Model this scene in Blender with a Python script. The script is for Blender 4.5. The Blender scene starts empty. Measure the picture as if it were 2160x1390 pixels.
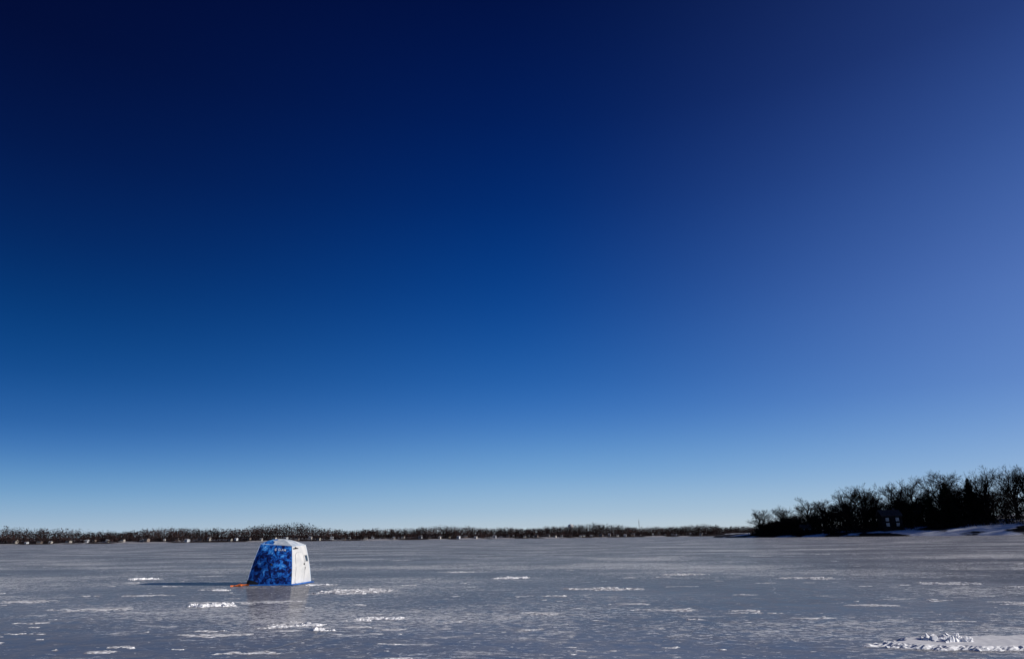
import bpy, math, random
from mathutils import Vector, Matrix, noise
random.seed(7)
scene = bpy.context.scene
col = scene.collection
scene.view_settings.view_transform = 'Standard'
scene.view_settings.look = 'None'
scene.view_settings.exposure = 0

# ------------------------------------------------------------ helpers
def lin(c):
    return tuple(((v/255)/12.92 if v/255 <= 0.04045 else ((v/255+0.055)/1.055)**2.4) for v in c) + (1.0,)

def mesh_obj(name, verts, faces, mats, parent=None, smooth=False, midx=None):
    me = bpy.data.meshes.new(name)
    me.from_pydata([tuple(v) for v in verts], [], faces)
    for m in (mats if isinstance(mats, list) else [mats]):
        me.materials.append(m)
    if midx:
        me.polygons.foreach_set('material_index', midx)
    if smooth:
        me.polygons.foreach_set('use_smooth', [True]*len(me.polygons))
    me.update()
    ob = bpy.data.objects.new(name, me)
    col.objects.link(ob)
    if parent: ob.parent = parent
    return ob

def empty(name, loc, label, category, group=None):
    e = bpy.data.objects.new(name, None)
    e.empty_display_size = 0.5
    e.location = loc
    col.objects.link(e)
    e["label"] = label; e["category"] = category
    if group: e["group"] = group
    return e

def copy_tree(root, loc, rotz, scl, label=None):
    r = root.copy(); col.objects.link(r)
    r.location = loc; r.rotation_euler = (0, 0, rotz); r.scale = scl
    if label: r["label"] = label
    for ch in root.children:
        c = ch.copy(); c.parent = r; col.objects.link(c)
    return r

def new_mat(name):
    m = bpy.data.materials.new(name); m.use_nodes = True
    nt = m.node_tree
    return m, nt, nt.nodes['Principled BSDF']

def noisy_mat(name, c1, c2, scale, rough=0.8, bump=0.0, bscale=None, lo=0.35, hi=0.65, spec=0.3, stretch=(1,1,1)):
    m, nt, b = new_mat(name)
    N, L = nt.nodes, nt.links
    tc = N.new('ShaderNodeTexCoord'); mp = N.new('ShaderNodeMapping'); mp.inputs['Scale'].default_value = stretch
    n = N.new('ShaderNodeTexNoise'); n.inputs['Scale'].default_value = scale; n.inputs['Detail'].default_value = 6
    r = N.new('ShaderNodeValToRGB')
    r.color_ramp.elements[0].position = lo; r.color_ramp.elements[1].position = hi
    r.color_ramp.elements[0].color = (*c1, 1); r.color_ramp.elements[1].color = (*c2, 1)
    L.new(tc.outputs['Object'], mp.inputs[0]); L.new(mp.outputs[0], n.inputs['Vector'])
    L.new(n.outputs['Fac'], r.inputs[0]); L.new(r.outputs[0], b.inputs['Base Color'])
    b.inputs['Roughness'].default_value = rough
    b.inputs['Specular IOR Level'].default_value = spec
    if bump:
        n2 = N.new('ShaderNodeTexNoise'); n2.inputs['Scale'].default_value = bscale or scale*3; n2.inputs['Detail'].default_value = 5
        L.new(mp.outputs[0], n2.inputs['Vector'])
        bp = N.new('ShaderNodeBump'); bp.inputs['Strength'].default_value = bump; bp.inputs['Distance'].default_value = 0.05
        L.new(n2.outputs['Fac'], bp.inputs['Height']); L.new(bp.outputs[0], b.inputs['Normal'])
    return m

# ------------------------------------------------------------ sun / sky
SUN_EL = math.radians(16.0)
AZ = math.radians(-12)          # direction to the sun, measured from +X toward +Y
sdir = Vector((math.cos(SUN_EL)*math.cos(AZ), math.cos(SUN_EL)*math.sin(AZ), math.sin(SUN_EL)))
sl = bpy.data.lights.new('sun', 'SUN'); sl.energy = 5.0; sl.angle = math.radians(0.5); sl.color = (1.0, 0.94, 0.86)
so = bpy.data.objects.new('sun', sl); col.objects.link(so)
so.rotation_euler = sdir.to_track_quat('Z', 'Y').to_euler()
so.location = (60, -20, 40)

w = bpy.data.worlds.new("World"); scene.world = w; w.use_nodes = True
nt = w.node_tree; N, L = nt.nodes, nt.links
bg = N['Background']
sky = N.new('ShaderNodeTexSky'); sky.sky_type = 'NISHITA'; sky.sun_disc = False
sky.sun_elevation = SUN_EL; sky.sun_rotation = math.radians(90) - AZ
sky.altitude = 300; sky.air_density = 1.0; sky.dust_density = 0.3; sky.ozone_density = 3.0
tc = N.new('ShaderNodeTexCoord'); sep = N.new('ShaderNodeSeparateXYZ')
L.new(tc.outputs['Generated'], sep.inputs[0])
def ramp(stops):
    r = N.new('ShaderNodeValToRGB'); cr = r.color_ramp
    cr.interpolation = 'B_SPLINE'
    while len(cr.elements) < len(stops): cr.elements.new(0.5)
    for e, (p, c) in zip(cr.elements, stops):
        e.position = p; e.color = lin(c)
    L.new(sep.outputs['Z'], r.inputs[0])
    return r
rl = ramp([(0,(178,194,208)),(.03,(144,177,206)),(.06,(108,158,201)),(.10,(66,122,185)),(.14,(38,96,165)),(.20,(8,72,140)),(.28,(0,51,113)),(.36,(0,33,91)),(.45,(0,18,69)),(.56,(0,6,47)),(.8,(0,1,30))])
rc = ramp([(0,(194,204,211)),(.033,(162,191,213)),(.085,(112,164,211)),(.151,(63,121,192)),(.218,(34,96,171)),(.30,(13,73,149)),(.38,(4,57,130)),(.46,(0,42,111)),(.56,(0,28,90)),(.677,(0,16,67)),(.9,(0,5,44))])
rr = ramp([(0,(202,208,212)),(.026,(182,202,216)),(.068,(146,180,218)),(.122,(115,155,210)),(.176,(97,136,200)),(.28,(83,117,185)),(.36,(70,103,171)),(.45,(55,86,154)),(.56,(40,64,127)),(.8,(18,36,86))])
def mrange(a, b, kind='LINEAR'):
    m = N.new('ShaderNodeMapRange'); m.inputs['From Min'].default_value = a; m.inputs['From Max'].default_value = b
    m.interpolation_type = kind
    L.new(sep.outputs['X'], m.inputs['Value']); return m
m1 = mrange(-0.7, 0.1, 'SMOOTHSTEP'); m2 = mrange(-0.05, 0.64)
pw = N.new('ShaderNodeMath'); pw.operation = 'POWER'; pw.inputs[1].default_value = 1.9; L.new(m2.outputs[0], pw.inputs[0])
x1 = N.new('ShaderNodeMix'); x1.data_type = 'RGBA'; L.new(m1.outputs[0], x1.inputs[0]); L.new(rl.outputs[0], x1.inputs[6]); L.new(rc.outputs[0], x1.inputs[7])
x2 = N.new('ShaderNodeMix'); x2.data_type = 'RGBA'; L.new(pw.outputs[0], x2.inputs[0]); L.new(x1.outputs[2], x2.inputs[6]); L.new(rr.outputs[0], x2.inputs[7])
ad = N.new('ShaderNodeMix'); ad.data_type = 'RGBA'; ad.blend_type = 'ADD'; ad.clamp_result = False
ad.inputs[0].default_value = 0.001
L.new(x2.outputs[2], ad.inputs[6]); L.new(sky.outputs[0], ad.inputs[7])
sc = N.new('ShaderNodeVectorMath'); sc.operation = 'SCALE'; sc.inputs['Scale'].default_value = 10.0
L.new(ad.outputs[2], sc.inputs[0]); L.new(sc.outputs[0], bg.inputs['Color'])
bg.inputs['Strength'].default_value = 0.1

# ------------------------------------------------------------ camera
cam = bpy.data.cameras.new('camera'); cam.lens = 24; cam.sensor_width = 36; cam.clip_end = 20000; cam.clip_start = 0.1
co = bpy.data.objects.new('camera', cam); col.objects.link(co); scene.camera = co
P = math.atan(438/1440)
base = Matrix.Rotation(math.pi/2 + P, 4, 'X')
fwd = Vector((0, math.cos(P), math.sin(P)))
R = Matrix.Rotation(math.radians(0.66), 4, fwd) @ base
co.matrix_world = Matrix.Translation((0, 0, 1.8)) @ R

# ------------------------------------------------------------ ice
def ice_material():
    m, nt, b = new_mat('lake_ice')
    N, L = nt.nodes, nt.links
    tc = N.new('ShaderNodeTexCoord')
    def mapping(s, off=(0,0,0), rot=0):
        mp = N.new('ShaderNodeMapping'); mp.inputs['Scale'].default_value = s; mp.inputs['Location'].default_value = off
        mp.inputs['Rotation'].default_value = (0,0,rot)
        L.new(tc.outputs['Object'], mp.inputs[0]); return mp.outputs[0]
    def noi(vec, scale, detail=4, rough=.55, dist=0):
        n = N.new('ShaderNodeTexNoise'); n.inputs['Scale'].default_value = scale; n.inputs['Detail'].default_value = detail
        n.inputs['Roughness'].default_value = rough; n.inputs['Distortion'].default_value = dist
        L.new(vec, n.inputs['Vector']); return n.outputs['Fac']
    def mr(v, a, b_, c=0, d=1):
        x = N.new('ShaderNodeMapRange'); x.inputs['From Min'].default_value = a; x.inputs['From Max'].default_value = b_
        x.inputs['To Min'].default_value = c; x.inputs['To Max'].default_value = d; L.new(v, x.inputs['Value']); return x.outputs[0]
    def mth(op, a, b_):
        x = N.new('ShaderNodeMath'); x.operation = op
        for i, v in enumerate((a, b_)):
            if isinstance(v, (int, float)): x.inputs[i].default_value = v
            else: L.new(v, x.inputs[i])
        return x.outputs[0]
    big = noi(mapping((0.8,1,1)), 0.12, 6, .6)
    mid = noi(mapping((1,1,1),(13,4,0)), 1.9, 9, .76, .5)
    tone = mth('ADD', mth('MULTIPLY', big, .45), mth('MULTIPLY', mid, .55))
    cr = N.new('ShaderNodeValToRGB'); L.new(tone, cr.inputs[0])
    e = cr.color_ramp.elements
    e[0].position = .38; e[0].color = (.125,.134,.165,1); e[1].position = .64; e[1].color = (.33,.34,.375,1)
    x = e.new(.5); x.color = (.195,.202,.235,1)
    # snow patches, frosty flecks, thin far streaks
    cl = noi(mapping((0.6,1,1),(50,9,0)), 0.1, 5, .6)
    p1 = noi(mapping((0.6,1.0,1),(3,7,0)), 1.3, 10, .77, .6)
    s1 = mr(mth('ADD', p1, mth('MULTIPLY', cl, .42)), .785, .82, 0, .95)
    p2 = noi(mapping((0.75,1.2,1),(31,17,0)), 5.5, 8, .78, .4)
    s2 = mr(mth('ADD', p2, mth('MULTIPLY', cl, .55)), .815, .86, 0, .9)
    p3 = noi(mapping((0.4,.8,1),(71,37,0)), .7, 11, .78, .4)
    s3 = mr(mth('ADD', p3, mth('MULTIPLY', cl, .30)), .75, .785, 0, .85)
    br = noi(mapping((.8,1,1)), 9, 6, .8)
    snow = mth('MULTIPLY', mth('MAXIMUM', mth('MAXIMUM', s1, s2), s3), mr(br, .43, .56, .05, 1))
    def crack(scale, off, wdt, amt):
        wv = N.new('ShaderNodeTexNoise'); wv.inputs['Scale'].default_value = .35; wv.inputs['Detail'].default_value = 3
        mpv = mapping((1,1,1), off, .6); L.new(mpv, wv.inputs['Vector'])
        va = N.new('ShaderNodeVectorMath'); va.operation = 'MULTIPLY_ADD'; va.inputs[1].default_value = (1.6,1.6,0)
        L.new(wv.outputs['Color'], va.inputs[0]); L.new(mpv, va.inputs[2])
        v = N.new('ShaderNodeTexVoronoi'); v.feature = 'DISTANCE_TO_EDGE'; v.inputs['Scale'].default_value = scale
        L.new(va.outputs[0], v.inputs['Vector'])
        return mr(v.outputs['Distance'], 0, wdt, amt, 0)
    ck = mth('MAXIMUM', crack(.11, (5,2,0), .0022, .45), crack(.35, (9,22,0), .003, .25))
    ck = mth('MULTIPLY', ck, mr(noi(mapping((1,1,1),(7,7,7)), .4, 3), .42, .6))
    mx = N.new('ShaderNodeMix'); mx.data_type = 'RGBA'; L.new(mth('MAXIMUM', snow, ck), mx.inputs[0])
    L.new(cr.outputs[0], mx.inputs[6]); mx.inputs[7].default_value = (.92,.92,.94,1)
    fine = noi(mapping((1,1,1)), 6, 6, .6)
    h = mth('ADD', mth('MULTIPLY', snow, mth('ADD', .6, br)), mth('MULTIPLY', fine, .03))
    bp = N.new('ShaderNodeBump'); bp.inputs['Strength'].default_value = .4; bp.inputs['Distance'].default_value = .03
    L.new(h, bp.inputs['Height'])
    df = N.new('ShaderNodeBsdfDiffuse'); L.new(mx.outputs[2], df.inputs['Color']); L.new(bp.outputs[0], df.inputs['Normal'])
    gl = N.new('ShaderNodeBsdfGlossy'); gl.inputs['Color'].default_value = (.95,.95,.95,1)
    L.new(mr(mid, .35, .65, .07, .20), gl.inputs['Roughness'])
    pol = mr(mid, .38, .62, .22, .10)
    fac = mth('MULTIPLY', pol, mth('SUBTRACT', 1, snow))
    ms_ = N.new('ShaderNodeMixShader'); L.new(fac, ms_.inputs[0]); L.new(df.outputs[0], ms_.inputs[1]); L.new(gl.outputs[0], ms_.inputs[2])
    L.new(ms_.outputs[0], N['Material Output'].inputs['Surface'])
    N.remove(b)
    return m
ICE = ice_material()
S = 7000
ice = mesh_obj('ice', [(-S,-S,0),(S,-S,0),(S,S,0),(-S,S,0)], [(0,1,2,3)], ICE); ice["kind"] = "structure"

SNOW = noisy_mat('snow', (.86,.86,.88), (.95,.95,.96), 3, rough=.9, bump=.10, bscale=14, spec=.05)
SNOWT = noisy_mat('thin_snow', (.34,.34,.37), (.92,.92,.93), 7, rough=.9, bump=.12, bscale=14, spec=.05, lo=.40, hi=.54)
def snow_patch(X, Y, rx, ry, h, lump, label, seed, n=84, solid=0, mat=None):
    vs, fs = [], []
    for j in range(n+1):
        for i in range(n+1):
            u = 1.6*(2*i/n-1); v = 1.6*(2*j/n-1)
            x = u*rx; y = v*ry
            r = math.hypot(u, v)
            q = Vector((x*2.6+seed*7.3, y*4.2-seed*3.1, seed))
            f = .75 + solid*.5 - r + (1.45-solid)*noise.fractal(q, .55, 2.1, 7)
            f2 = noise.noise(Vector((x*9+seed, y*9, seed)))
            z = h*max(-.6, min(1, f*(1.6+2*solid)))
            if f > 0:
                c = noise.cell(Vector((x*11+seed*3, y*11, seed)))
                rough = .06 if lump < .02 else .3
                z = z*(1-rough + rough*f2) + lump*max(0, c-.5)*min(1, f*2)*(.6+.8*abs(f2)) + lump*.8*max(0, noise.noise(Vector((x*5, y*5, seed+4))))*min(1, f*2)
            z -= .004
            vs.append((x, y, z))
    for j in range(n):
        for i in range(n):
            a = j*(n+1)+i; q = (a, a+1, a+n+2, a+n+1)
            if max(vs[k][2] for k in q) > 0: fs.append(q)
    if not fs: return
    par = {}
    def find(a):
        while par.setdefault(a, a) != a: par[a] = par[par[a]]; a = par[a]
        return a
    for q in fs:
        r0 = find(q[0])
        for k in q[1:]: par[find(k)] = r0
    cnt = {}
    for q in fs: cnt[find(q[0])] = cnt.get(find(q[0]), 0)+1
    best = max(cnt, key=cnt.get)
    fs = [q for q in fs if find(q[0]) == best]
    used = sorted({k for q in fs for k in q}); mp = {k: i for i, k in enumerate(used)}
    ob = mesh_obj('snow_patch', [vs[k] for k in used], [tuple(mp[k] for k in q) for q in fs], mat or SNOW)
    ob.location = (X, Y, 0)
    ob["label"] = label; ob["category"] = "snow"; ob["group"] = "snow patches scattered over the ice"
    return ob
flat = "thin wind-blown patch of white snow on the ice"
lumpy = "crusty broken heap of white snow lumps on the ice"
snow_patch(8.35, 12.55, 1.72, .52, .06, 0, "broad solid patch of white snow on the ice", 1.37, 110, 1.25)
PT = [(-8.9,21.2,.6,.55,.05,.07,1),(-18.5,36.2,.55,.5,.05,.08,1),
(-5.7,26.3,1.1,1.1,.02,.045,1),(-5.3,16.1,.6,.4,.02,.04,1),(-3.5,17.2,.6,.5,.02,.05,1),(-3.93,15.7,.42,.3,.03,.06,1),(-2.7,17.4,.2,.2,.02,.05,1),(-4.5,16.4,.4,.3,.02,.05,1),
(-7.8,22.3,1.9,.5,.012,.0,0),(-11.7,20.5,1.2,.42,.012,.0,0),(-15.8,23.4,1.1,.6,.012,.0,0),(.7,18.2,.65,.4,.012,.0,0),(.2,15.1,.28,.15,.012,.0,0),
(4.3,18.6,1.05,.32,.012,.0,0),(5.6,17.7,.55,.22,.012,.0,0),(6.5,16.5,.55,.16,.012,.0,0),(13.1,19.3,.55,.5,.012,.0,0),(3.2,26,1.1,.7,.015,.04,1),
(-6.1,14.8,.8,.28,.012,.0,0),(-7.0,13.3,.24,.16,.012,.01,0),(-4.5,12.5,.45,.14,.012,.0,0),(-1.94,11.8,.42,.13,.012,.0,0),(-.2,33.8,.8,.8,.02,.05,1),
(-13.2,25.6,1.1,.4,.012,.0,0),(9.5,19.2,.7,.22,.012,.0,0),(9.1,15.6,.38,.10,.012,.0,0),(-8.15,30.1,.5,.3,.03,.05,1),(-11.2,27.6,.5,.3,.02,.05,1),
(-21,26.5,.8,.4,.012,.0,0),(12.5,31,1.2,1.0,.015,.03,1),(16,27,1.0,.8,.015,.03,1),(7.8,35,1.2,.8,.015,.03,1),(-3,40,1.2,.8,.015,.03,1)]
for i, (X,Y,rx,ry,h,lp,t) in enumerate(PT):
    snow_patch(X, Y, rx, ry, h, lp, lumpy if t else flat, i+2.37, 84, 0 if t else .05, SNOWT if not t or lp < .05 else SNOW)
rs = random.Random(77)
for i in range(240):
    Y = 11.5*(1/(1-rs.random()*.84))
    X = rs.uniform(-.80, .80)*Y
    sz = rs.choice([.05,.06,.08,.11,.14,.2,.26])*(Y/16)**.8
    if abs(X+10) < 2.2 and 29 < Y < 34: continue
    if X > 5 and Y < 13.8: continue
    snow_patch(X, Y, sz*rs.uniform(1,1.9), sz*rs.uniform(.4,.8), .01, rs.choice([0,.01,.02,.035]), flat, i*1.71+50, 28, 0, SNOWT)
snow_patch(7.3, 12.7, .36, .28, .10, .2, "jagged pile of snow chunks on a wide snow patch", 91.2, 84, .7)

CR = noisy_mat('frost_line', (.34,.35,.38), (.52,.53,.56), 4, rough=.7)
def crack_line(pts, wd):
    vs, fs = [], []
    for i, (x, y) in enumerate(pts):
        jx = .04*noise.noise(Vector((x*2, y*2, 3)))
        ww = wd*(.5+abs(noise.noise(Vector((x*3, y*3, 8)))))
        vs += [(x+jx-ww*.5, y, .004), (x+jx+ww*.5, y, .004)]
    for i in range(len(pts)-1): fs.append((2*i, 2*i+1, 2*i+3, 2*i+2))
    o = mesh_obj('ice_crack', vs, fs, CR); o["label"] = "thin pale healed crack line across the ice"; o["category"] = "ice crack"; o["group"] = "cracks in the ice"
def seg(a, b, n=40): return [(a[0]+(b[0]-a[0])*i/n, a[1]+(b[1]-a[1])*i/n+.05*math.sin(i*.9)) for i in range(n+1)]
crack_line(seg((-4.4,12.2),(-3.6,15.3)), .03)
crack_line(seg((2.6,13.2),(4.2,15.6)), .025)
crack_line(seg((-4.2,12.0),(-2.2,13.6)), .025)

# ------------------------------------------------------------ tent
def camo():
    m, nt, b = new_mat('blue_camouflage_fabric')
    N, L = nt.nodes, nt.links
    tc = N.new('ShaderNodeTexCoord')
    n = N.new('ShaderNodeTexNoise'); n.inputs['Scale'].default_value = 4.8; n.inputs['Detail'].default_value = 7; n.inputs['Roughness'].default_value = .72; n.inputs['Distortion'].default_value = .6
    L.new(tc.outputs['Object'], n.inputs['Vector'])
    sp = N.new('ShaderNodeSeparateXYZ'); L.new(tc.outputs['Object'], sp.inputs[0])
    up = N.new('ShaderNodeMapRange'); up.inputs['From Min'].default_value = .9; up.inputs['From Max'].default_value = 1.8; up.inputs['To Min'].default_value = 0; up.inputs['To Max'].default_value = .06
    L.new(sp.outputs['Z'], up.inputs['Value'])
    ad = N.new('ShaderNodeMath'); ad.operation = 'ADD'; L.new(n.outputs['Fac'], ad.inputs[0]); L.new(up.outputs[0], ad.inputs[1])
    r = N.new('ShaderNodeValToRGB'); L.new(ad.outputs[0], r.inputs[0])
    e = r.color_ramp.elements
    e[0].position = .42; e[0].color = (.002,.006,.05,1); e[1].position = .68; e[1].color = (.30,.56,.85,1)
    for p, c in ((.48,(.004,.020,.15,1)),(.515,(.008,.07,.35,1)),(.56,(.012,.15,.56,1)),(.62,(.04,.27,.72,1))):
        x = e.new(p); x.color = c
    L.new(r.outputs[0], b.inputs['Base Color']); b.inputs['Roughness'].default_value = .6
    b.inputs['Specular IOR Level'].default_value = .2
    return m
CAMO = camo()
WHITE = noisy_mat('white_tent_fabric', (.44,.45,.46), (.55,.55,.545), 2.5, rough=.8, bump=.4, bscale=4, spec=.1)
GREY = noisy_mat('grey_roof_fabric', (.36,.43,.52), (.64,.67,.71), 3.5, rough=.8, bump=.3, bscale=6, spec=.1)
BLACK = noisy_mat('black_fabric', (.008,.008,.01), (.02,.02,.024), 6, rough=.7)
DARKG = noisy_mat('zipper_grey', (.30,.31,.32), (.38,.39,.4), 9, rough=.6)
BLUE = noisy_mat('bright_blue_skirt', (.01,.10,.45), (.03,.22,.70), 5, rough=.6, bump=.3)
ORANGE = noisy_mat('orange_webbing', (.65,.13,.02), (.85,.22,.03), 8, rough=.6)
LOGO = noisy_mat('white_print', (.6,.66,.72), (.75,.78,.8), 8, rough=.6)
GLASS = noisy_mat('dark_clear_vinyl', (.01,.012,.015), (.03,.035,.04), 3, rough=.15, spec=.5)

tent = empty('ice_fishing_tent', (-10.16, 31.17, 0), "blue camouflage and white pop-up ice fishing tent on the frozen lake", "tent")
B = [Vector((-1.02,-.965,0)), Vector((.88,-.99,0)), Vector((1.12,1.0,0)), Vector((-1.03,.965,0))]
T = [Vector((-.66,-.70,1.66)), Vector((.68,-.70,1.54)), Vector((.82,.80,1.59)), Vector((-.66,.68,1.68))]
APEX = Vector((-.04, 0, 1.86))
BUL = [.13, .12, .10, .12]
def wall_point(k, u, v, off=0):
    b0, b1, t0, t1 = B[k], B[(k+1)%4], T[k], T[(k+1)%4]
    p = (b0*(1-u)+b1*u)*(1-v) + (t0*(1-u)+t1*u)*v
    nrm = (b1-b0).cross(t0-b0).normalized()
    pyr = 1-max(abs(2*u-1), abs(2*v-1)); dome = math.sin(math.pi*u)**.8*math.sin(math.pi*v)**.8 if 0 < u < 1 and 0 < v < 1 else 0
    d = BUL[k]*(.6*pyr+.4*dome)
    edge = math.sin(math.pi*min(1, max(0, v)))
    p = p + Vector((p.x, p.y, 0)).normalized()*.045*edge
    fd = min(1, pyr*6)
    d += fd*(.016*noise.noise(Vector((u*5+k*9, v*5, k)))+.009*noise.noise(Vector((u*14+k, v*9, k)))+.007*abs(noise.noise(Vector((u*9+v*7, u*3-v*9, k+5)))))
    return p + nrm*(d+off)
def wall_patch(name, k, u0, u1, v0, v1, mat, off=0, n=24, warp=None):
    vs, fs = [], []
    for j in range(n+1):
        for i in range(n+1):
            u = u0+(u1-u0)*i/n; v = v0+(v1-v0)*j/n
            if warp: u, v = warp(u, v, i/n, j/n)
            vs.append(wall_point(k, u, v, off))
    for j in range(n):
        for i in range(n):
            a = j*(n+1)+i; fs.append((a, a+1, a+n+2, a+n+1))
    return mesh_obj(name, vs, fs, mat, tent, True)
wl = wall_patch('tent_wall', 0, 0, 1, 0, 1, CAMO, n=44); wl["label"] = "blue camouflage fabric wall with white lettering"
wr = wall_patch('tent_wall', 1, 0, 1, 0, 1, WHITE, n=44); wr["label"] = "white fabric wall with zipped door and small window"
wall_patch('tent_wall', 2, 0, 1, 0, 1, CAMO)
wall_patch('tent_wall', 3, 0, 1, 0, 1, WHITE)
vs, fs, mi = [], [], []
def addf(q):
    fs.append(q); c = sum((vs[i] for i in q), Vector())/3
    mi.append(0 if (kk in (0, 3) and c.x < -.12+.22*noise.noise(c*6)) else 1)
for kk in range(4):
    a, b_ = T[kk], T[(kk+1)%4]; n = 18; idx = {}
    for j in range(n+1):
        for i in range(n+1-j):
            s = i/n; t = j/n
            p = a*(1-s-t)+b_*s+APEX*t
            p = p+Vector((0,0,.045*math.sin(math.pi*t)))
            idx[(i,j)] = len(vs); vs.append(p)
    for j in range(n):
        for i in range(n-j):
            addf((idx[(i,j)], idx[(i+1,j)], idx[(i,j+1)]))
            if i < n-j-1: addf((idx[(i+1,j)], idx[(i+1,j+1)], idx[(i,j+1)]))
roof = mesh_obj('roof', vs, fs, [CAMO, GREY], tent, True, mi)

def tube(pts, r, sides=6):
    vs, fs = [], []
    pts = [Vector(p) for p in pts]
    for i, p in enumerate(pts):
        d = (pts[min(i+1, len(pts)-1)]-pts[max(i-1, 0)]).normalized()
        a = d.cross(Vector((0,0,1)));  a = a.normalized() if a.length > .05 else Vector((1,0,0))
        b_ = d.cross(a).normalized()
        rr_ = r[i] if isinstance(r, list) else r
        for s in range(sides):
            t = 2*math.pi*s/sides; vs.append(p+(a*math.cos(t)+b_*math.sin(t))*rr_)
    for i in range(len(pts)-1):
        for s in range(sides):
            fs.append((i*sides+s, i*sides+(s+1)%sides, (i+1)*sides+(s+1)%sides, (i+1)*sides+s))
    fs.append(tuple(range(sides))); fs.append(tuple((len(pts)-1)*sides+s for s in reversed(range(sides))))
    return vs, fs
def merge(parts):
    V, F = [], []
    for v, f in parts:
        o = len(V); V += v; F += [tuple(i+o for i in q) for q in f]
    return V, F
parts = [tube([wall_point(k, 0, i/10) for i in range(11)], .011) for k in range(4)]
parts += [tube([T[k], T[(k+1)%4]], .010) for k in range(4)]
V, F = merge(parts); mesh_obj('seam', V, F, noisy_mat('seam_piping', (.25,.35,.5), (.4,.5,.62), 5), tent, True)
def hub(p, nrm, name='hub'):
    q = nrm.to_track_quat('Z','Y').to_matrix()
    vs, fs = [], []
    prof = [(.02,.025),(.035,.018),(.045,0),(.045,-.03)]
    for r_, z in prof:
        for s in range(12):
            a = 2*math.pi*s/12; vs.append(p+q@Vector((r_*math.cos(a), r_*math.sin(a), z)))
    for j in range(3):
        for s in range(12):
            fs.append((j*12+s, (j+1)*12+s, (j+1)*12+(s+1)%12, j*12+(s+1)%12))
    fs.append(tuple(range(12)))
    return mesh_obj(name, vs, fs, BLACK, tent, True)
for k in range(4):
    b0, b1, t0 = B[k], B[(k+1)%4], T[k]
    hub(wall_point(k, .5, .5), (b1-b0).cross(t0-b0).normalized())
hub(APEX, Vector((0,0,1)))
def rnd_loop(u0, u1, v0, v1, r, n=8):
    pts = []
    for cx, cy, a0 in ((u1-r, v1-r, 0), (u0+r, v1-r, 90), (u0+r, v0+r*.5, 180), (u1-r, v0+r*.5, 270)):
        for i in range(n+1):
            a = math.radians(a0+90*i/n); pts.append((cx+r*math.cos(a), cy+r*(.5 if a0 >= 180 else 1)*math.sin(a)))
    return pts
lp = rnd_loop(.14, .56, .03, .82, .09)
cen = (.35, .43)
vs = [wall_point(1, *cen, .012)]; fs = []
rings = 16; npt = len(lp)
for j in range(1, rings+1):
    for (u, v) in lp: vs.append(wall_point(1, cen[0]+(u-cen[0])*j/rings, cen[1]+(v-cen[1])*j/rings, .012))
for s in range(npt): fs.append((0, 1+s, 1+(s+1)%npt))
for j in range(rings-1):
    for s in range(npt): fs.append((1+j*npt+s, 1+(j+1)*npt+s, 1+(j+1)*npt+(s+1)%npt, 1+j*npt+(s+1)%npt))
door = mesh_obj('door', vs, fs, WHITE, tent, True)
def mid_loop(lp):
    out = []
    for a, b_ in zip(lp, lp[1:]+lp[:1]):
        for i in range(4): out.append((a[0]+(b_[0]-a[0])*i/4, a[1]+(b_[1]-a[1])*i/4))
    return out+[out[0]]
V, F = tube([wall_point(1, u, v, .012) for u, v in mid_loop(lp)], .006, 5)
z = mesh_obj('zipper', V, F, DARKG, door, True)
V, F = tube([wall_point(1, .54, .42, .02), wall_point(1, .54, .40, .04), wall_point(1, .54, .36, .03)], .010, 5)
mesh_obj('zipper_pull', V, F, BLACK, door, True)
win = wall_patch('window', 1, .66, .84, .57, .72, GLASS, .012, 8)
V, F = tube([wall_point(1, u, v, .014) for u, v in mid_loop([(.65,.56),(.85,.56),(.85,.73),(.65,.73)])], .008, 5)
mesh_obj('window_frame', V, F, DARKG, win, True)
def vw(u, v, a, b_): return (u, v - .03*math.sin(a*9) * b_ * .6)
vent = wall_patch('vent', 1, .05, .36, .915, .955, BLACK, .015, 14, vw); vent["label"] = "black mesh air vent under the roof edge"
def corner(u, v, a, b_): return (u, v*(1-.55*a*a)+.002)
bp_ = wall_patch('corner_patch', 0, .0, .27, 0, .13, BLACK, .012, 10, corner); bp_["label"] = "black patch over the lower left corner of the blue wall"  # black patch, lower towards the right, over the wall's lower left corner
def lettering(txt, name, u0, v0, width):
    cu = bpy.data.curves.new('tmp', 'FONT'); cu.body = txt; cu.size = 1; cu.space_character = 1.1; cu.offset = .012
    o = bpy.data.objects.new('tmp', cu); col.objects.link(o)
    bpy.context.view_layer.update()
    dg = bpy.context.evaluated_depsgraph_get()
    me = bpy.data.meshes.new_from_object(o.evaluated_get(dg))
    bpy.data.objects.remove(o)
    xs = [v.co.x for v in me.vertices]; sc = width/(max(xs)-min(xs)); x0 = min(xs)
    fsx = [tuple(p.vertices) for p in me.polygons]
    pts = [wall_point(0, u0+(v.co.x-x0)*sc/1.5, v0+v.co.y*sc/1.62, .016) for v in me.vertices]
    bpy.data.meshes.remove(me)
    return mesh_obj(name, pts, fsx, LOGO, tent)
lettering("CLAM", 'lettering', .60, .86, .34)
parts = []
for r0, r1, a0, a1 in ((.035,.05,40,320),(.0,.016,0,360)):
    vs, fs = [], []
    for i in range(25):
        a = math.radians(a0+(a1-a0)*i/24)
        for r_ in (r0, r1): vs.append(wall_point(0, .53+r_*math.cos(a)/1.5, .885+r_*math.sin(a)/1.62, .016))
    for i in range(24): fs.append((2*i, 2*i+1, 2*i+3, 2*i+2))
    parts.append((vs, fs))
V, F = merge(parts); mesh_obj('emblem', V, F, LOGO, tent)
vs, fs = [], []
per = []
for k in range(4):
    for i in range(16):
        p = B[k].lerp(B[(k+1)%4], i/16); per.append(p)
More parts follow.
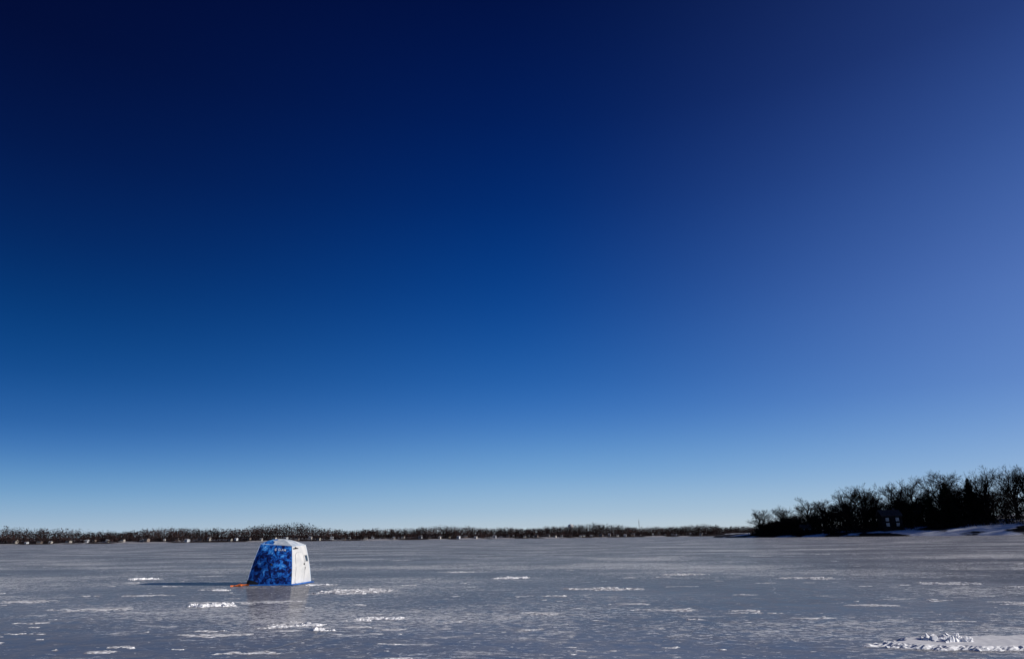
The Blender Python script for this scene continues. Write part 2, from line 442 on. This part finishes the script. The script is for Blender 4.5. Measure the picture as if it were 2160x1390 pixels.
for i, p in enumerate(per):
    d = Vector((p.x, p.y, 0)).normalized()
    w_ = .08+.09*noise.noise(Vector((i*.45, 2, 1)))+(.12 if p.x > .5 else 0)
    for t, zz in ((-.02,.05),(.3,.03),(.7,.03+.02*math.sin(i*1.7)),(1,.012)):
        vs.append(p + d*(w_*t+.01) + Vector((0,0,zz)))
n_ = len(per)
for i in range(n_):
    for j in range(3): fs.append((i*4+j, i*4+j+1, ((i+1)%n_)*4+j+1, ((i+1)%n_)*4+j))
mesh_obj('skirt', vs, fs, BLUE, tent, True)

def strap():
    parts = []
    parts.append(tube([(0,0,.06),(-.15,-.05,.05),(-.32,-.12,.02),(-.48,-.30,.02),(-.62,-.38,.03)], .022))
    parts.append(tube([(.05,-.12,.03),(-.12,-.16,.05),(-.3,-.2,.08),(-.45,-.22,.03),(-.55,-.28,.02),(-.4,-.38,.02),(-.2,-.33,.02)], .02))
    parts.append(tube([(-.18,-.02,.03),(-.22,-.2,.03),(-.3,-.33,.02)], .018))
    return merge(parts)
V, F = strap()
st = mesh_obj('tow_strap', V, F, ORANGE, None, True); st.location = (-11.02, 30.1, 0)
st["label"] = "tangled orange tow strap lying on ice beside tent"; st["category"] = "strap"

# ------------------------------------------------------------ trees
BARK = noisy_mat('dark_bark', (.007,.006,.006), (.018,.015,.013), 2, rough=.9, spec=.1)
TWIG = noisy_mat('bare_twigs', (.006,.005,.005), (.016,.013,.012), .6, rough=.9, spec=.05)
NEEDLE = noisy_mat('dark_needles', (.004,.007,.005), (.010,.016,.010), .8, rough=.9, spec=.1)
def bare_tree_meshes(seed, spread=1.0):
    rnd = random.Random(seed)
    tv, tf, cv, cf = [], [], [], []
    def add(V, F, parts):
        o = len(V); V += parts[0]; F += [tuple(i+o for i in q) for q in parts[1]]
    H0 = 4.6
    pts = [Vector((0,0,-1.5))]; d = Vector((rnd.uniform(-.06,.06), rnd.uniform(-.06,.06), 1))
    for i in range(6): pts.append(pts[-1]+d*(H0+1.5)/6 + Vector((rnd.uniform(-.08,.08), rnd.uniform(-.08,.08), 0)))
    add(tv, tf, tube(pts, [.62,.5,.46,.42,.4,.38,.36], 8))
    def grow(p, d, ln, r, dep):
        q = [p]; dd = d.copy()
        for i in range(3):
            dd = (dd + Vector((rnd.uniform(-.18,.18), rnd.uniform(-.18,.18), rnd.uniform(-.10,.14)))).normalized()
            q.append(q[-1]+dd*ln/3)
        if dep <= 2:
            add(cv, cf, tube(q, [r, r*.85, r*.75, r*.6], 5 if dep < 2 else 3))
        else:
            side = dd.cross(Vector((rnd.uniform(-1,1), rnd.uniform(-1,1), rnd.uniform(-1,1)))).normalized()*max(r*.8, .030)
            o = len(cv)
            cv.extend([q[0]-side, q[0]+side, q[2]+side*.6, q[2]-side*.6, q[3]]); cf.append((o,o+1,o+2,o+3)); cf.append((o+3,o+2,o+4))
        if dep >= 5: return
        nb = {0:4,1:4,2:4,3:4,4:3}[dep]
        for c in range(nb):
            t = rnd.uniform(.3, 1.0) if c else 1.0
            k = min(2, int(t*3)); pos = q[k].lerp(q[k+1], t*3-k)
            ax = Vector((rnd.uniform(-1,1), rnd.uniform(-1,1), rnd.uniform(-.5,.5))).normalized()
            nd = (dd*rnd.uniform(.8,1.15) + ax*rnd.uniform(.5,.85)).normalized()
            nd.z = nd.z*.85+.06
            grow(pos, nd.normalized(), ln*rnd.uniform(.58,.72), r*.55, dep+1)
    top = pts[-1]
    grow(top, Vector((rnd.uniform(-.1,.1), rnd.uniform(-.1,.1), 1)).normalized(), 4.6, .30, 0)
    for c in range(4):
        a = c*1.57+rnd.uniform(-.4,.4); tl = rnd.uniform(.5,.8)*spread
        grow(top-Vector((0,0,rnd.uniform(0,.8))), Vector((math.cos(a)*tl, math.sin(a)*tl, 1)).normalized(), rnd.uniform(4.4,4.8), .25, 0 if c % 2 == 0 else 1)
    for c in range(6):
        a = c*1.047+rnd.uniform(-.3,.3); tl = rnd.uniform(1.2,2.0)*spread
        grow(top-Vector((0,0,rnd.uniform(.3,1.6))), Vector((math.cos(a)*tl, math.sin(a)*tl, 1)).normalized(), rnd.uniform(4.0,4.6), .2, 1)
    mz = max(v.z for v in cv)
    s = 20/mz
    return [v*s for v in tv], tf, [v*s for v in cv], cf
def conifer_meshes(seed):
    rnd = random.Random(seed)
    tv, tf = tube([(0,0,-1.5),(0,0,5),(0,0,12),(0,0,19.6)], [.4,.34,.2,.04], 8)
    cv, cf = [], []
    z = 1.2
    while z < 19.8:
        R_ = 4.6*(1-z/20.2)**.75+.12
        R_ *= rnd.uniform(.85, 1.15)
        nb = 18 if R_ > 1 else 9
        for b_ in range(nb):
            a = rnd.uniform(0, 6.283); ln = R_*rnd.uniform(.55,1.2)
            dr = Vector((math.cos(a), math.sin(a), 0)); sd = Vector((-dr.y, dr.x, 0))
            p0 = Vector((0,0,z+rnd.uniform(-.2,.2)))
            for t in range(5):
                u0 = t/5; u1 = (t+1.3)/5
                for s in (-1, 1):
                    c0 = p0+dr*ln*u0+Vector((0,0,-.5*ln*u0*.5)); c1 = p0+dr*ln*u1+Vector((0,0,-.5*ln*u1*.5))
                    tip = c1+sd*s*ln*.22*(1.2-u0)+Vector((0,0,-.35*rnd.random()))
                    o = len(cv); cv.extend([c0, c1, tip, c0+Vector((0,0,-.3))]); cf.append((o,o+1,o+2)); cf.append((o,o+2,o+3))
        z += .42
    return tv, tf, cv, cf
TG = "trees along the wooded shore"
def make_tree(name, gen, crown_mat, label, loc):
    tv, tf, cv, cf = gen
    e = empty(name, loc, label, "tree", TG)
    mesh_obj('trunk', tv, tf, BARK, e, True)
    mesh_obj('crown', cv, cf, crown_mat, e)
    return e

# wooded point of land ---------------------------------------------------
SH = [(150,540),(163,486),(170,462),(178,436),(204,404),(235,388),(265,374),(330,352),(430,330),(600,300)]
def poly_at(poly, s):
    s = max(0, min(len(poly)-1.0001, s)); i = int(s); f = s-i
    return Vector((poly[i][0]*(1-f)+poly[i+1][0]*f, poly[i][1]*(1-f)+poly[i+1][1]*f))
IN = Vector((.45,.9)).normalized()
def rh(s, t):
    steep = min(1, max(0, (s-1.2)/5))
    h = (1.2+5.0*steep*steep)*(1-math.exp(-t/9)) + (2.0+4.4*steep)*min(1, t/90)
    h += .7*noise.noise(Vector((s*2.3, t*.05, 1)))*min(1, t/8)
    return h
def ground_mat():
    m = noisy_mat('snowy_ground', (.012,.010,.010), (.82,.84,.90), .06, rough=.9, bump=.3, bscale=.8, lo=.49, hi=.54, spec=.1, stretch=(.6,1,3))
    # snow cover gets fuller toward the open bank (larger X)
    nt = m.node_tree; N, L = nt.nodes, nt.links
    r = [x for x in N if x.type == 'VALTORGB'][0]; src = r.inputs[0].links[0].from_socket
    tc = [x for x in N if x.type == 'TEX_COORD'][0]
    s = N.new('ShaderNodeSeparateXYZ'); L.new(tc.outputs['Object'], s.inputs[0])
    mr = N.new('ShaderNodeMapRange'); mr.inputs['From Min'].default_value = 170; mr.inputs['From Max'].default_value = 290
    mr.inputs['To Min'].default_value = -.05; mr.inputs['To Max'].default_value = .09; L.new(s.outputs['X'], mr.inputs['Value'])
    a = N.new('ShaderNodeMath'); a.operation = 'ADD'; L.new(src, a.inputs[0]); L.new(mr.outputs[0], a.inputs[1]); L.new(a.outputs[0], r.inputs[0])
    return m
SNOWL = ground_mat()
vs, fs = [], []
ns, ts = 90, [-3,0,1.5,3,5,7,10,14,19,25,33,42,55,75,100,140,200,300]
for i in range(ns+1):
    s = (len(SH)-1)*i/ns; p = poly_at(SH, s)
    jit = 3*noise.noise(Vector((s*3, 0, 5)))
    for t in ts:
        q = p + IN*(t+jit)
        vs.append((q.x, q.y, -.6 if t < 0 else rh(s, t)-.02))
m_ = len(ts)
for i in range(ns):
    for j in range(m_-1): fs.append((i*m_+j, (i+1)*m_+j, (i+1)*m_+j+1, i*m_+j+1))
land = mesh_obj('terrain', vs, fs, SNOWL, None, True); land["kind"] = "structure"
def land_z(X, Y):
    best = None
    for i in range(0, 181):
        s = (len(SH)-1)*i/180; p = poly_at(SH, s)
        d = Vector((X, Y))-p; t = d.dot(IN); off = abs(d.x*IN.y-d.y*IN.x)
        if best is None or off < best[0]: best = (off, s, t)
    return rh(best[1], max(0, best[2]))

bare_gens = [bare_tree_meshes(i+3, .85+.15*(i % 3)) for i in range(6)]
con_gens = [conifer_meshes(11), conifer_meshes(12)]
TL = "bare dark leafless oak tree on the snowy lake shore"
CL = "dark pointed evergreen spruce tree among bare trees"
firsts = {}
def put(kind, v, X, Y, top, wid=1.0):
    z = land_z(X, Y)-.2
    h = (top-z)/20
    key = (kind, v)
    loc = (X, Y, z); scl = (h*wid, h*wid, h); rot = random.uniform(0, 6.28)
    if key not in firsts:
        if kind == 'b': e = make_tree('bare_tree', bare_gens[v], TWIG, TL, loc)
        else: e = make_tree('spruce_tree', con_gens[v], NEEDLE, CL, loc)
        e.rotation_euler = (0,0,rot); e.scale = scl; firsts[key] = e
    else: copy_tree(firsts[key], loc, rot, scl)
main = [(172,496,19.5),(184,486,21.6),(194.5,470,26.4),(201.5,460,24.2),(210.5,445,31.6),(220,445,33.0),
(229,450,28.6),(234,430,34.4),(245.5,434,35.4),(255,420,39.0),(266,424,33),(277,412,40.0),(287,405,39.5),(296,402,40.5),(307,398,40.5),(319,395,42)]
for i, (X,Y,t) in enumerate(main): put('b', i % 6, X, Y, t, 1.05 if i < 5 else .95)
for (X,Y,t,v) in [(250,407,30.0,0),(264,407,32.0,1),(271,416,27,0),(244,414,24,1),(258,416,26,1)]: put('c', v, X, Y, t, 1.15)
rnd = random.Random(5)
for i in range(60):
    f = rnd.random()
    s = 1.2+f*6.0
    p = poly_at(SH, s)+IN*rnd.uniform(12, 70)
    lim = 14+24*min(1, max(0, (s-1.2)/4.5))
    put('b', rnd.randrange(6), p.x, p.y, lim*rnd.uniform(.56,.82), rnd.uniform(.95,1.25))
cv, cf = [], []
for i in range(3200):
    s = .9+rnd.random()*6.9; t = rnd.uniform(5 if s < 3.6 else 14, 75)
    p = poly_at(SH, s)+IN*t; z0 = rh(s, t)
    if noise.noise(Vector((p.x*.06, p.y*.06, 2))) < -.40: continue
    hh = rnd.uniform(3, 12)*min(1, .5+s*.15); rr_ = rnd.uniform(1.2, 3)
    if t < 20: hh *= .35
    for k in range(26):
        a = rnd.uniform(0, 6.28); rad = rr_*rnd.random()**.5; zz = z0+hh*rnd.random()
        c = Vector((p.x+rad*math.cos(a), p.y+rad*math.sin(a), zz))
        o = len(cv)
        for q in range(3): cv.append(c+Vector((rnd.uniform(-.4,.4), rnd.uniform(-.4,.4), rnd.uniform(-.8,1.0))))
        cf.append((o,o+1,o+2))
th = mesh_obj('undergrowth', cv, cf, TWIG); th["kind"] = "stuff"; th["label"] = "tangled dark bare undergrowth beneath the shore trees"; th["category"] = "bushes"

# ------------------------------------------------------------ houses
ROOFM = noisy_mat('dark_shingles', (.02,.02,.022), (.05,.045,.05), 1.5, rough=.9)
ROOFS = noisy_mat('snowy_shingles', (.22,.22,.25), (.46,.48,.51), .8, rough=.9)
WIN = noisy_mat('window_glass', (.06,.09,.14), (.14,.18,.24), .6, rough=.1, spec=.5)
TRIM = noisy_mat('white_trim', (.36,.38,.41), (.46,.48,.51), 2, rough=.6)
def box(x0,x1,y0,y1,z0,z1):
    v = [(x0,y0,z0),(x1,y0,z0),(x1,y1,z0),(x0,y1,z0),(x0,y0,z1),(x1,y0,z1),(x1,y1,z1),(x0,y1,z1)]
    return [Vector(p) for p in v], [(0,3,2,1),(4,5,6,7),(0,1,5,4),(1,2,6,5),(2,3,7,6),(3,0,4,7)]
def house(W, D, Hh, rf, wallm, roofm, loc, rot, label, storeys=2, cols=3, name='lake_house', group=None):
    e = empty(name, loc, label, "house", group)
    e.rotation_euler = (0,0,rot)
    v, f = box(-W/2, W/2, -D/2, D/2, -2, Hh)
    v += [Vector((-W/2,0,Hh+rf)), Vector((W/2,0,Hh+rf))]; f.remove((4,5,6,7)); f += [(5,6,9),(7,4,8)]
    mesh_obj('wall', v, f, wallm, e)
    o = .5; th_ = .25
    sl_ = rf/(D/2); rv = [Vector(p) for p in [(-W/2-o,-D/2-o,Hh-o*sl_+.03),(-W/2-o,0,Hh+rf+.03),(-W/2-o,D/2+o,Hh-o*sl_+.03),(W/2+o,-D/2-o,Hh-o*sl_+.03),(W/2+o,0,Hh+rf+.03),(W/2+o,D/2+o,Hh-o*sl_+.03)]]
    rv += [p+Vector((0,0,th_)) for p in rv]
    rf_ = [(6,7,10,9),(7,8,11,10),(0,3,4,1),(1,4,5,2),(0,1,7,6),(1,2,8,7),(3,9,10,4),(4,10,11,5),(0,6,9,3),(2,5,11,8)]
    ro = mesh_obj('roof', rv, rf_, roofm, e)
    cvv, cff = box(W*.22, W*.22+1, -.5, .5, Hh, Hh+rf+1.2)
    mesh_obj('chimney', cvv, cff, ROOFM, ro)
    for st_ in range(storeys):
        for c in range(cols):
            x = -W/2+W*(c+.5)/cols; z = 1.1+st_*2.9
            if st_ == 0 and c == cols//2 and cols > 2:
                v, f = box(x-.5, x+.5, -D/2-.06, -D/2-.01, 0, 2.1); mesh_obj('door', v, f, ROOFM, e); continue
            v, f = box(x-.7, x+.7, -D/2-.08, -D/2-.03, z, z+1.5); wn = mesh_obj('window', v, f, WIN, e)
            pr = [box(x-.85,x-.7,-D/2-.1,-D/2-.01,z-.15,z+1.65), box(x+.7,x+.85,-D/2-.1,-D/2-.01,z-.15,z+1.65), box(x-.7,x+.7,-D/2-.1,-D/2-.01,z+1.5,z+1.65), box(x-.7,x+.7,-D/2-.1,-D/2-.01,z-.15,z), box(x-.04,x+.04,-D/2-.1,-D/2-.085,z,z+1.5), box(x-.7,x-.04,-D/2-.1,-D/2-.085,z+.72,z+.8), box(x+.04,x+.7,-D/2-.1,-D/2-.085,z+.72,z+.8)]
            v, f = merge(pr); mesh_obj('frame', v, f, TRIM, wn)
    return e
BRICK = noisy_mat('dark_siding', (.008,.008,.010), (.014,.014,.016), .7, rough=.95, spec=.05)
RED = noisy_mat('red_brown_siding', (.06,.02,.015), (.1,.03,.02), .7, rough=.9)
CREAM = noisy_mat('cream_siding', (.32,.30,.27), (.42,.39,.36), .4, rough=.8)
TAN = noisy_mat('tan_siding', (.12,.09,.08), (.18,.15,.13), .4, rough=.8)
house(11, 8, 7, 3, BRICK, ROOFM, (220, 416, land_z(220,416)+1.2), -.12, "dark two-storey house with white-framed windows among bare trees", cols=2, name='shore_house')
house(9, 8, 6, 3, TAN, ROOFM, (243, 432, land_z(243,432)+3), -.3, "tan house with dark roof half hidden by trees", cols=3, name='shore_house')
house(6, 5, 2.8, 1.8, RED, ROOFM, (186, 455, land_z(186,455)+.2), -.1, "small reddish boathouse near the shoreline under bare trees", storeys=1, cols=3, name='boathouse')

# ------------------------------------------------------------ far shore
FS = [(-1500,700),(-610,830),(-330,900),(0,1030),(180,1140),(349,1230),(700,1350),(1200,1300)]
flen = [0]
for a, b_ in zip(FS, FS[1:]): flen.append(flen[-1]+math.dist(a, b_))
def fs_at(d):
    for i in range(len(FS)-1):
        if d <= flen[i+1] or i == len(FS)-2:
            f = (d-flen[i])/(flen[i+1]-flen[i])
            return Vector((FS[i][0]*(1-f)+FS[i+1][0]*f, FS[i][1]*(1-f)+FS[i+1][1]*f))
def fh(p, t):
    x = p.x
    h = 1.0*(1-math.exp(-t/6)) + (7.0+4.0*noise.noise(Vector((x*.006, 0, 3))))*min(1, max(0,t)/130)**1.2
    return h
FARG = noisy_mat('far_snowy_ground', (.03,.022,.021), (.40,.40,.43), .02, rough=.9, lo=.50, hi=.58, spec=.1)
vs, fs = [], []
ts = [-8,0,4,10,20,35,60,90,130,200,400,900]
n = 220
for i in range(n+1):
    p = fs_at(flen[-1]*i/n)
    for t in ts:
        dirn = Vector((p.x*.15, 1000)).normalized()
        q = p+dirn*t; vs.append((q.x, q.y, -.8 if t < 0 else fh(p, t)))
m_ = len(ts)
for i in range(n):
    for j in range(m_-1): fs.append((i*m_+j, (i+1)*m_+j, (i+1)*m_+j+1, i*m_+j+1))
hl = mesh_obj('hills', vs, fs, FARG, None, True); hl["kind"] = "structure"
def wood_mat():
    m, nt, b = new_mat('far_bare_woods'); N, L = nt.nodes, nt.links
    g = N.new('ShaderNodeNewGeometry'); r = N.new('ShaderNodeValToRGB'); L.new(g.outputs['Random Per Island'], r.inputs[0])
    e = r.color_ramp.elements; e[0].color = (.012,.008,.009,1); e[1].color = (.050,.031,.030,1); x = e.new(.6); x.color = (.025,.016,.016,1)
    tc = N.new('ShaderNodeTexCoord'); n = N.new('ShaderNodeTexNoise'); n.inputs['Scale'].default_value = .018; n.inputs['Detail'].default_value = 4
    L.new(tc.outputs['Object'], n.inputs['Vector'])
    mp = N.new('ShaderNodeMapRange'); mp.inputs['From Min'].default_value = .35; mp.inputs['From Max'].default_value = .65; mp.inputs['To Min'].default_value = .35; mp.inputs['To Max'].default_value = 1.5
    L.new(n.outputs['Fac'], mp.inputs['Value'])
    vm = N.new('ShaderNodeVectorMath'); vm.operation = 'SCALE'; L.new(r.outputs[0], vm.inputs[0]); L.new(mp.outputs[0], vm.inputs['Scale'])
    L.new(vm.outputs[0], b.inputs['Base Color']); b.inputs['Roughness'].default_value = .95; b.inputs['Specular IOR Level'].default_value = .1
    return m
WOOD = wood_mat()
cv, cf = [], []
rnd = random.Random(21)
for i in range(7500):
    d = rnd.uniform(flen[1]-150, flen[-1]-350); p = fs_at(d); t = 5+rnd.random()**1.3*145
    dirn = Vector((p.x*.15, 1000)).normalized(); q = p+dirn*t; z0 = fh(p, t)
    big = (1+.55*noise.fractal(Vector((p.x*.011, p.y*.01, 6)), 1, 2, 4))*(1.42-.24*min(1, max(0, (p.x+600)/900)))
    H_ = rnd.uniform(7.5, 10.8)*big; rr_ = H_*rnd.uniform(.35,.52)
    if t < 40: H_ *= .75
    if t < 16 and rnd.random() < .5: continue
    for k in range(26):
        while True:
            a = Vector((rnd.uniform(-1,1), rnd.uniform(-1,1), rnd.uniform(-1,1)))
            if a.length < 1: break
        c = Vector((q.x+a.x*rr_, q.y+a.y*rr_, z0+H_*.5+a.z*H_*.5))
        o = len(cv); s_ = rnd.uniform(.5, 1.3)
        for k2 in range(3): cv.append(c+Vector((rnd.uniform(-1,1), rnd.uniform(-1,1), rnd.uniform(-1,1)))*s_)
        cf.append((o,o+1,o+2))
    o = len(cv); cv.extend([Vector((q.x-.2,q.y,z0)), Vector((q.x+.2,q.y,z0)), Vector((q.x,q.y,z0+H_*.8))]); cf.append((o,o+1,o+2))
fw = mesh_obj('far_woods', cv, cf, WOOD); fw["kind"] = "stuff"; fw["label"] = "brown bare woodland lining the opposite lake shore"; fw["category"] = "woods"
HG = "houses along the opposite lake shore"
protos_h = []
def far_house_proto(W, D, Hh, rf, wallm, roofm, loc, rot, label):
    e = empty('lake_house', loc, label, "house", HG); e.rotation_euler = (0,0,rot)
    v, f = box(-W/2, W/2, -D/2, D/2, -3, Hh); v += [Vector((-W/2,0,Hh+rf)), Vector((W/2,0,Hh+rf))]; f.remove((4,5,6,7)); f += [(5,6,9),(7,4,8)]
    mesh_obj('wall', v, f, wallm, e)
    o = .6; s_ = rf/(D/2)
    rv = [Vector(p) for p in [(-W/2-o,-D/2-o,Hh-o*s_+.05),(-W/2-o,0,Hh+rf+.05),(-W/2-o,D/2+o,Hh-o*s_+.05),(W/2+o,-D/2-o,Hh-o*s_+.05),(W/2+o,0,Hh+rf+.05),(W/2+o,D/2+o,Hh-o*s_+.05)]]
    rv += [p+Vector((0,0,.3)) for p in rv]
    mesh_obj('roof', rv, [(6,7,10,9),(7,8,11,10),(0,3,4,1),(1,4,5,2),(0,1,7,6),(1,2,8,7),(3,9,10,4),(4,10,11,5),(0,6,9,3),(2,5,11,8)], roofm, e)
    for x in (-W*.3, 0, W*.3):
        v, f = box(x-.9, x+.9, -D/2-.1, -D/2-.02, 1, 2.6); mesh_obj('window', v, f, WIN, e)
    return e
names = ["cream house with dark roof in the lakeside woods", "white house with snowy roof in the lakeside woods", "tan house with dark roof in the lakeside woods", "cream house with snowy roof in the lakeside woods"]
cfgs = [(8,8,2.8,2.0,CREAM,ROOFM),(7,8,2.6,2.0,TRIM,ROOFS),(10,9,2.8,2.2,TAN,ROOFM),(6,7,2.6,1.8,CREAM,ROOFS)]
for i in range(70):
    d = flen[1]+10+ (flen[-1]-flen[1]-900)*(i+rnd.uniform(.1,.9))/70; p = fs_at(d); t = rnd.uniform(6, 22)
    z0 = fh(p, t)+rnd.uniform(0,2.5); k = i % 4
    loc = (p.x, p.y+t, z0); rot = rnd.uniform(-.4, .1)
    sc_ = rnd.uniform(.35,.62)
    if i < 4:
        e = far_house_proto(*cfgs[k], loc, rot, names[k]); e.scale = (sc_,)*3; protos_h.append(e)
    else: copy_tree(protos_h[k], loc, rot, (sc_,)*3)

def lathe(prof, n=24):
    vs, fs = [], []
    for r_, z in prof:
        for s in range(n):
            a = 2*math.pi*s/n; vs.append(Vector((r_*math.cos(a), r_*math.sin(a), z)))
    for j in range(len(prof)-1):
        for s in range(n): fs.append((j*n+s, j*n+(s+1)%n, (j+1)*n+(s+1)%n, (j+1)*n+s))
    fs.append(tuple((len(prof)-1)*n+s for s in range(n)))
    return vs, fs
WT = noisy_mat('white_tank_paint', (.55,.55,.56), (.62,.62,.63), .1, rough=.6)
wt = empty('water_tower', (151, 1900, 7), "white domed water tower rising above the woods", "water tower")
V, F = lathe([(3.2,-8),(2.4,0),(2.2,12),(3.0,15)]); mesh_obj('column', V, F, WT, wt, True)
V, F = lathe([(3.0,15),(6,17),(7.6,19.5),(8.0,21.5),(7.4,23.5),(6.0,25.2),(3.6,26.3),(.8,26.8)]); mesh_obj('tank', V, F, WT, wt, True)
V, F = lathe([(.8,26.8),(.8,27.5),(.2,27.7)]); mesh_obj('cap', V, F, WT, wt, True)
MST = noisy_mat('mast_steel', (.10,.10,.12), (.16,.16,.18), .3, rough=.6)
ms = empty('radio_mast', (339, 1930, 8), "slender steel lattice radio mast above the woods", "radio mast")
parts = []
for k in range(3):
    a = k*2.094
    parts.append(tube([(1.6*math.cos(a),1.6*math.sin(a),-8),(.5*math.cos(a),.5*math.sin(a),34)], .22, 4))
for j in range(14):
    z0, z1 = -6+j*2.85, -6+(j+1)*2.85
    for k in range(3):
        a, b2 = k*2.094, (k+1)*2.094
        r0, r1 = 1.6-1.1*(z0+6)/40, 1.6-1.1*(z1+6)/40
        parts.append(tube([(r0*math.cos(a),r0*math.sin(a),z0),(r1*math.cos(b2),r1*math.sin(b2),z1)], .12, 3))
V, F = merge(parts); mesh_obj('lattice', V, F, MST, ms)
V, F = merge([tube([(0,0,34),(0,0,38)], .2, 4), tube([(-1.3,0,30),(1.3,0,30)], .3, 4), tube([(-1.1,0,26),(1.1,0,26)], .25, 4)]); mesh_obj('antenna', V, F, MST, ms)
print("DONE")
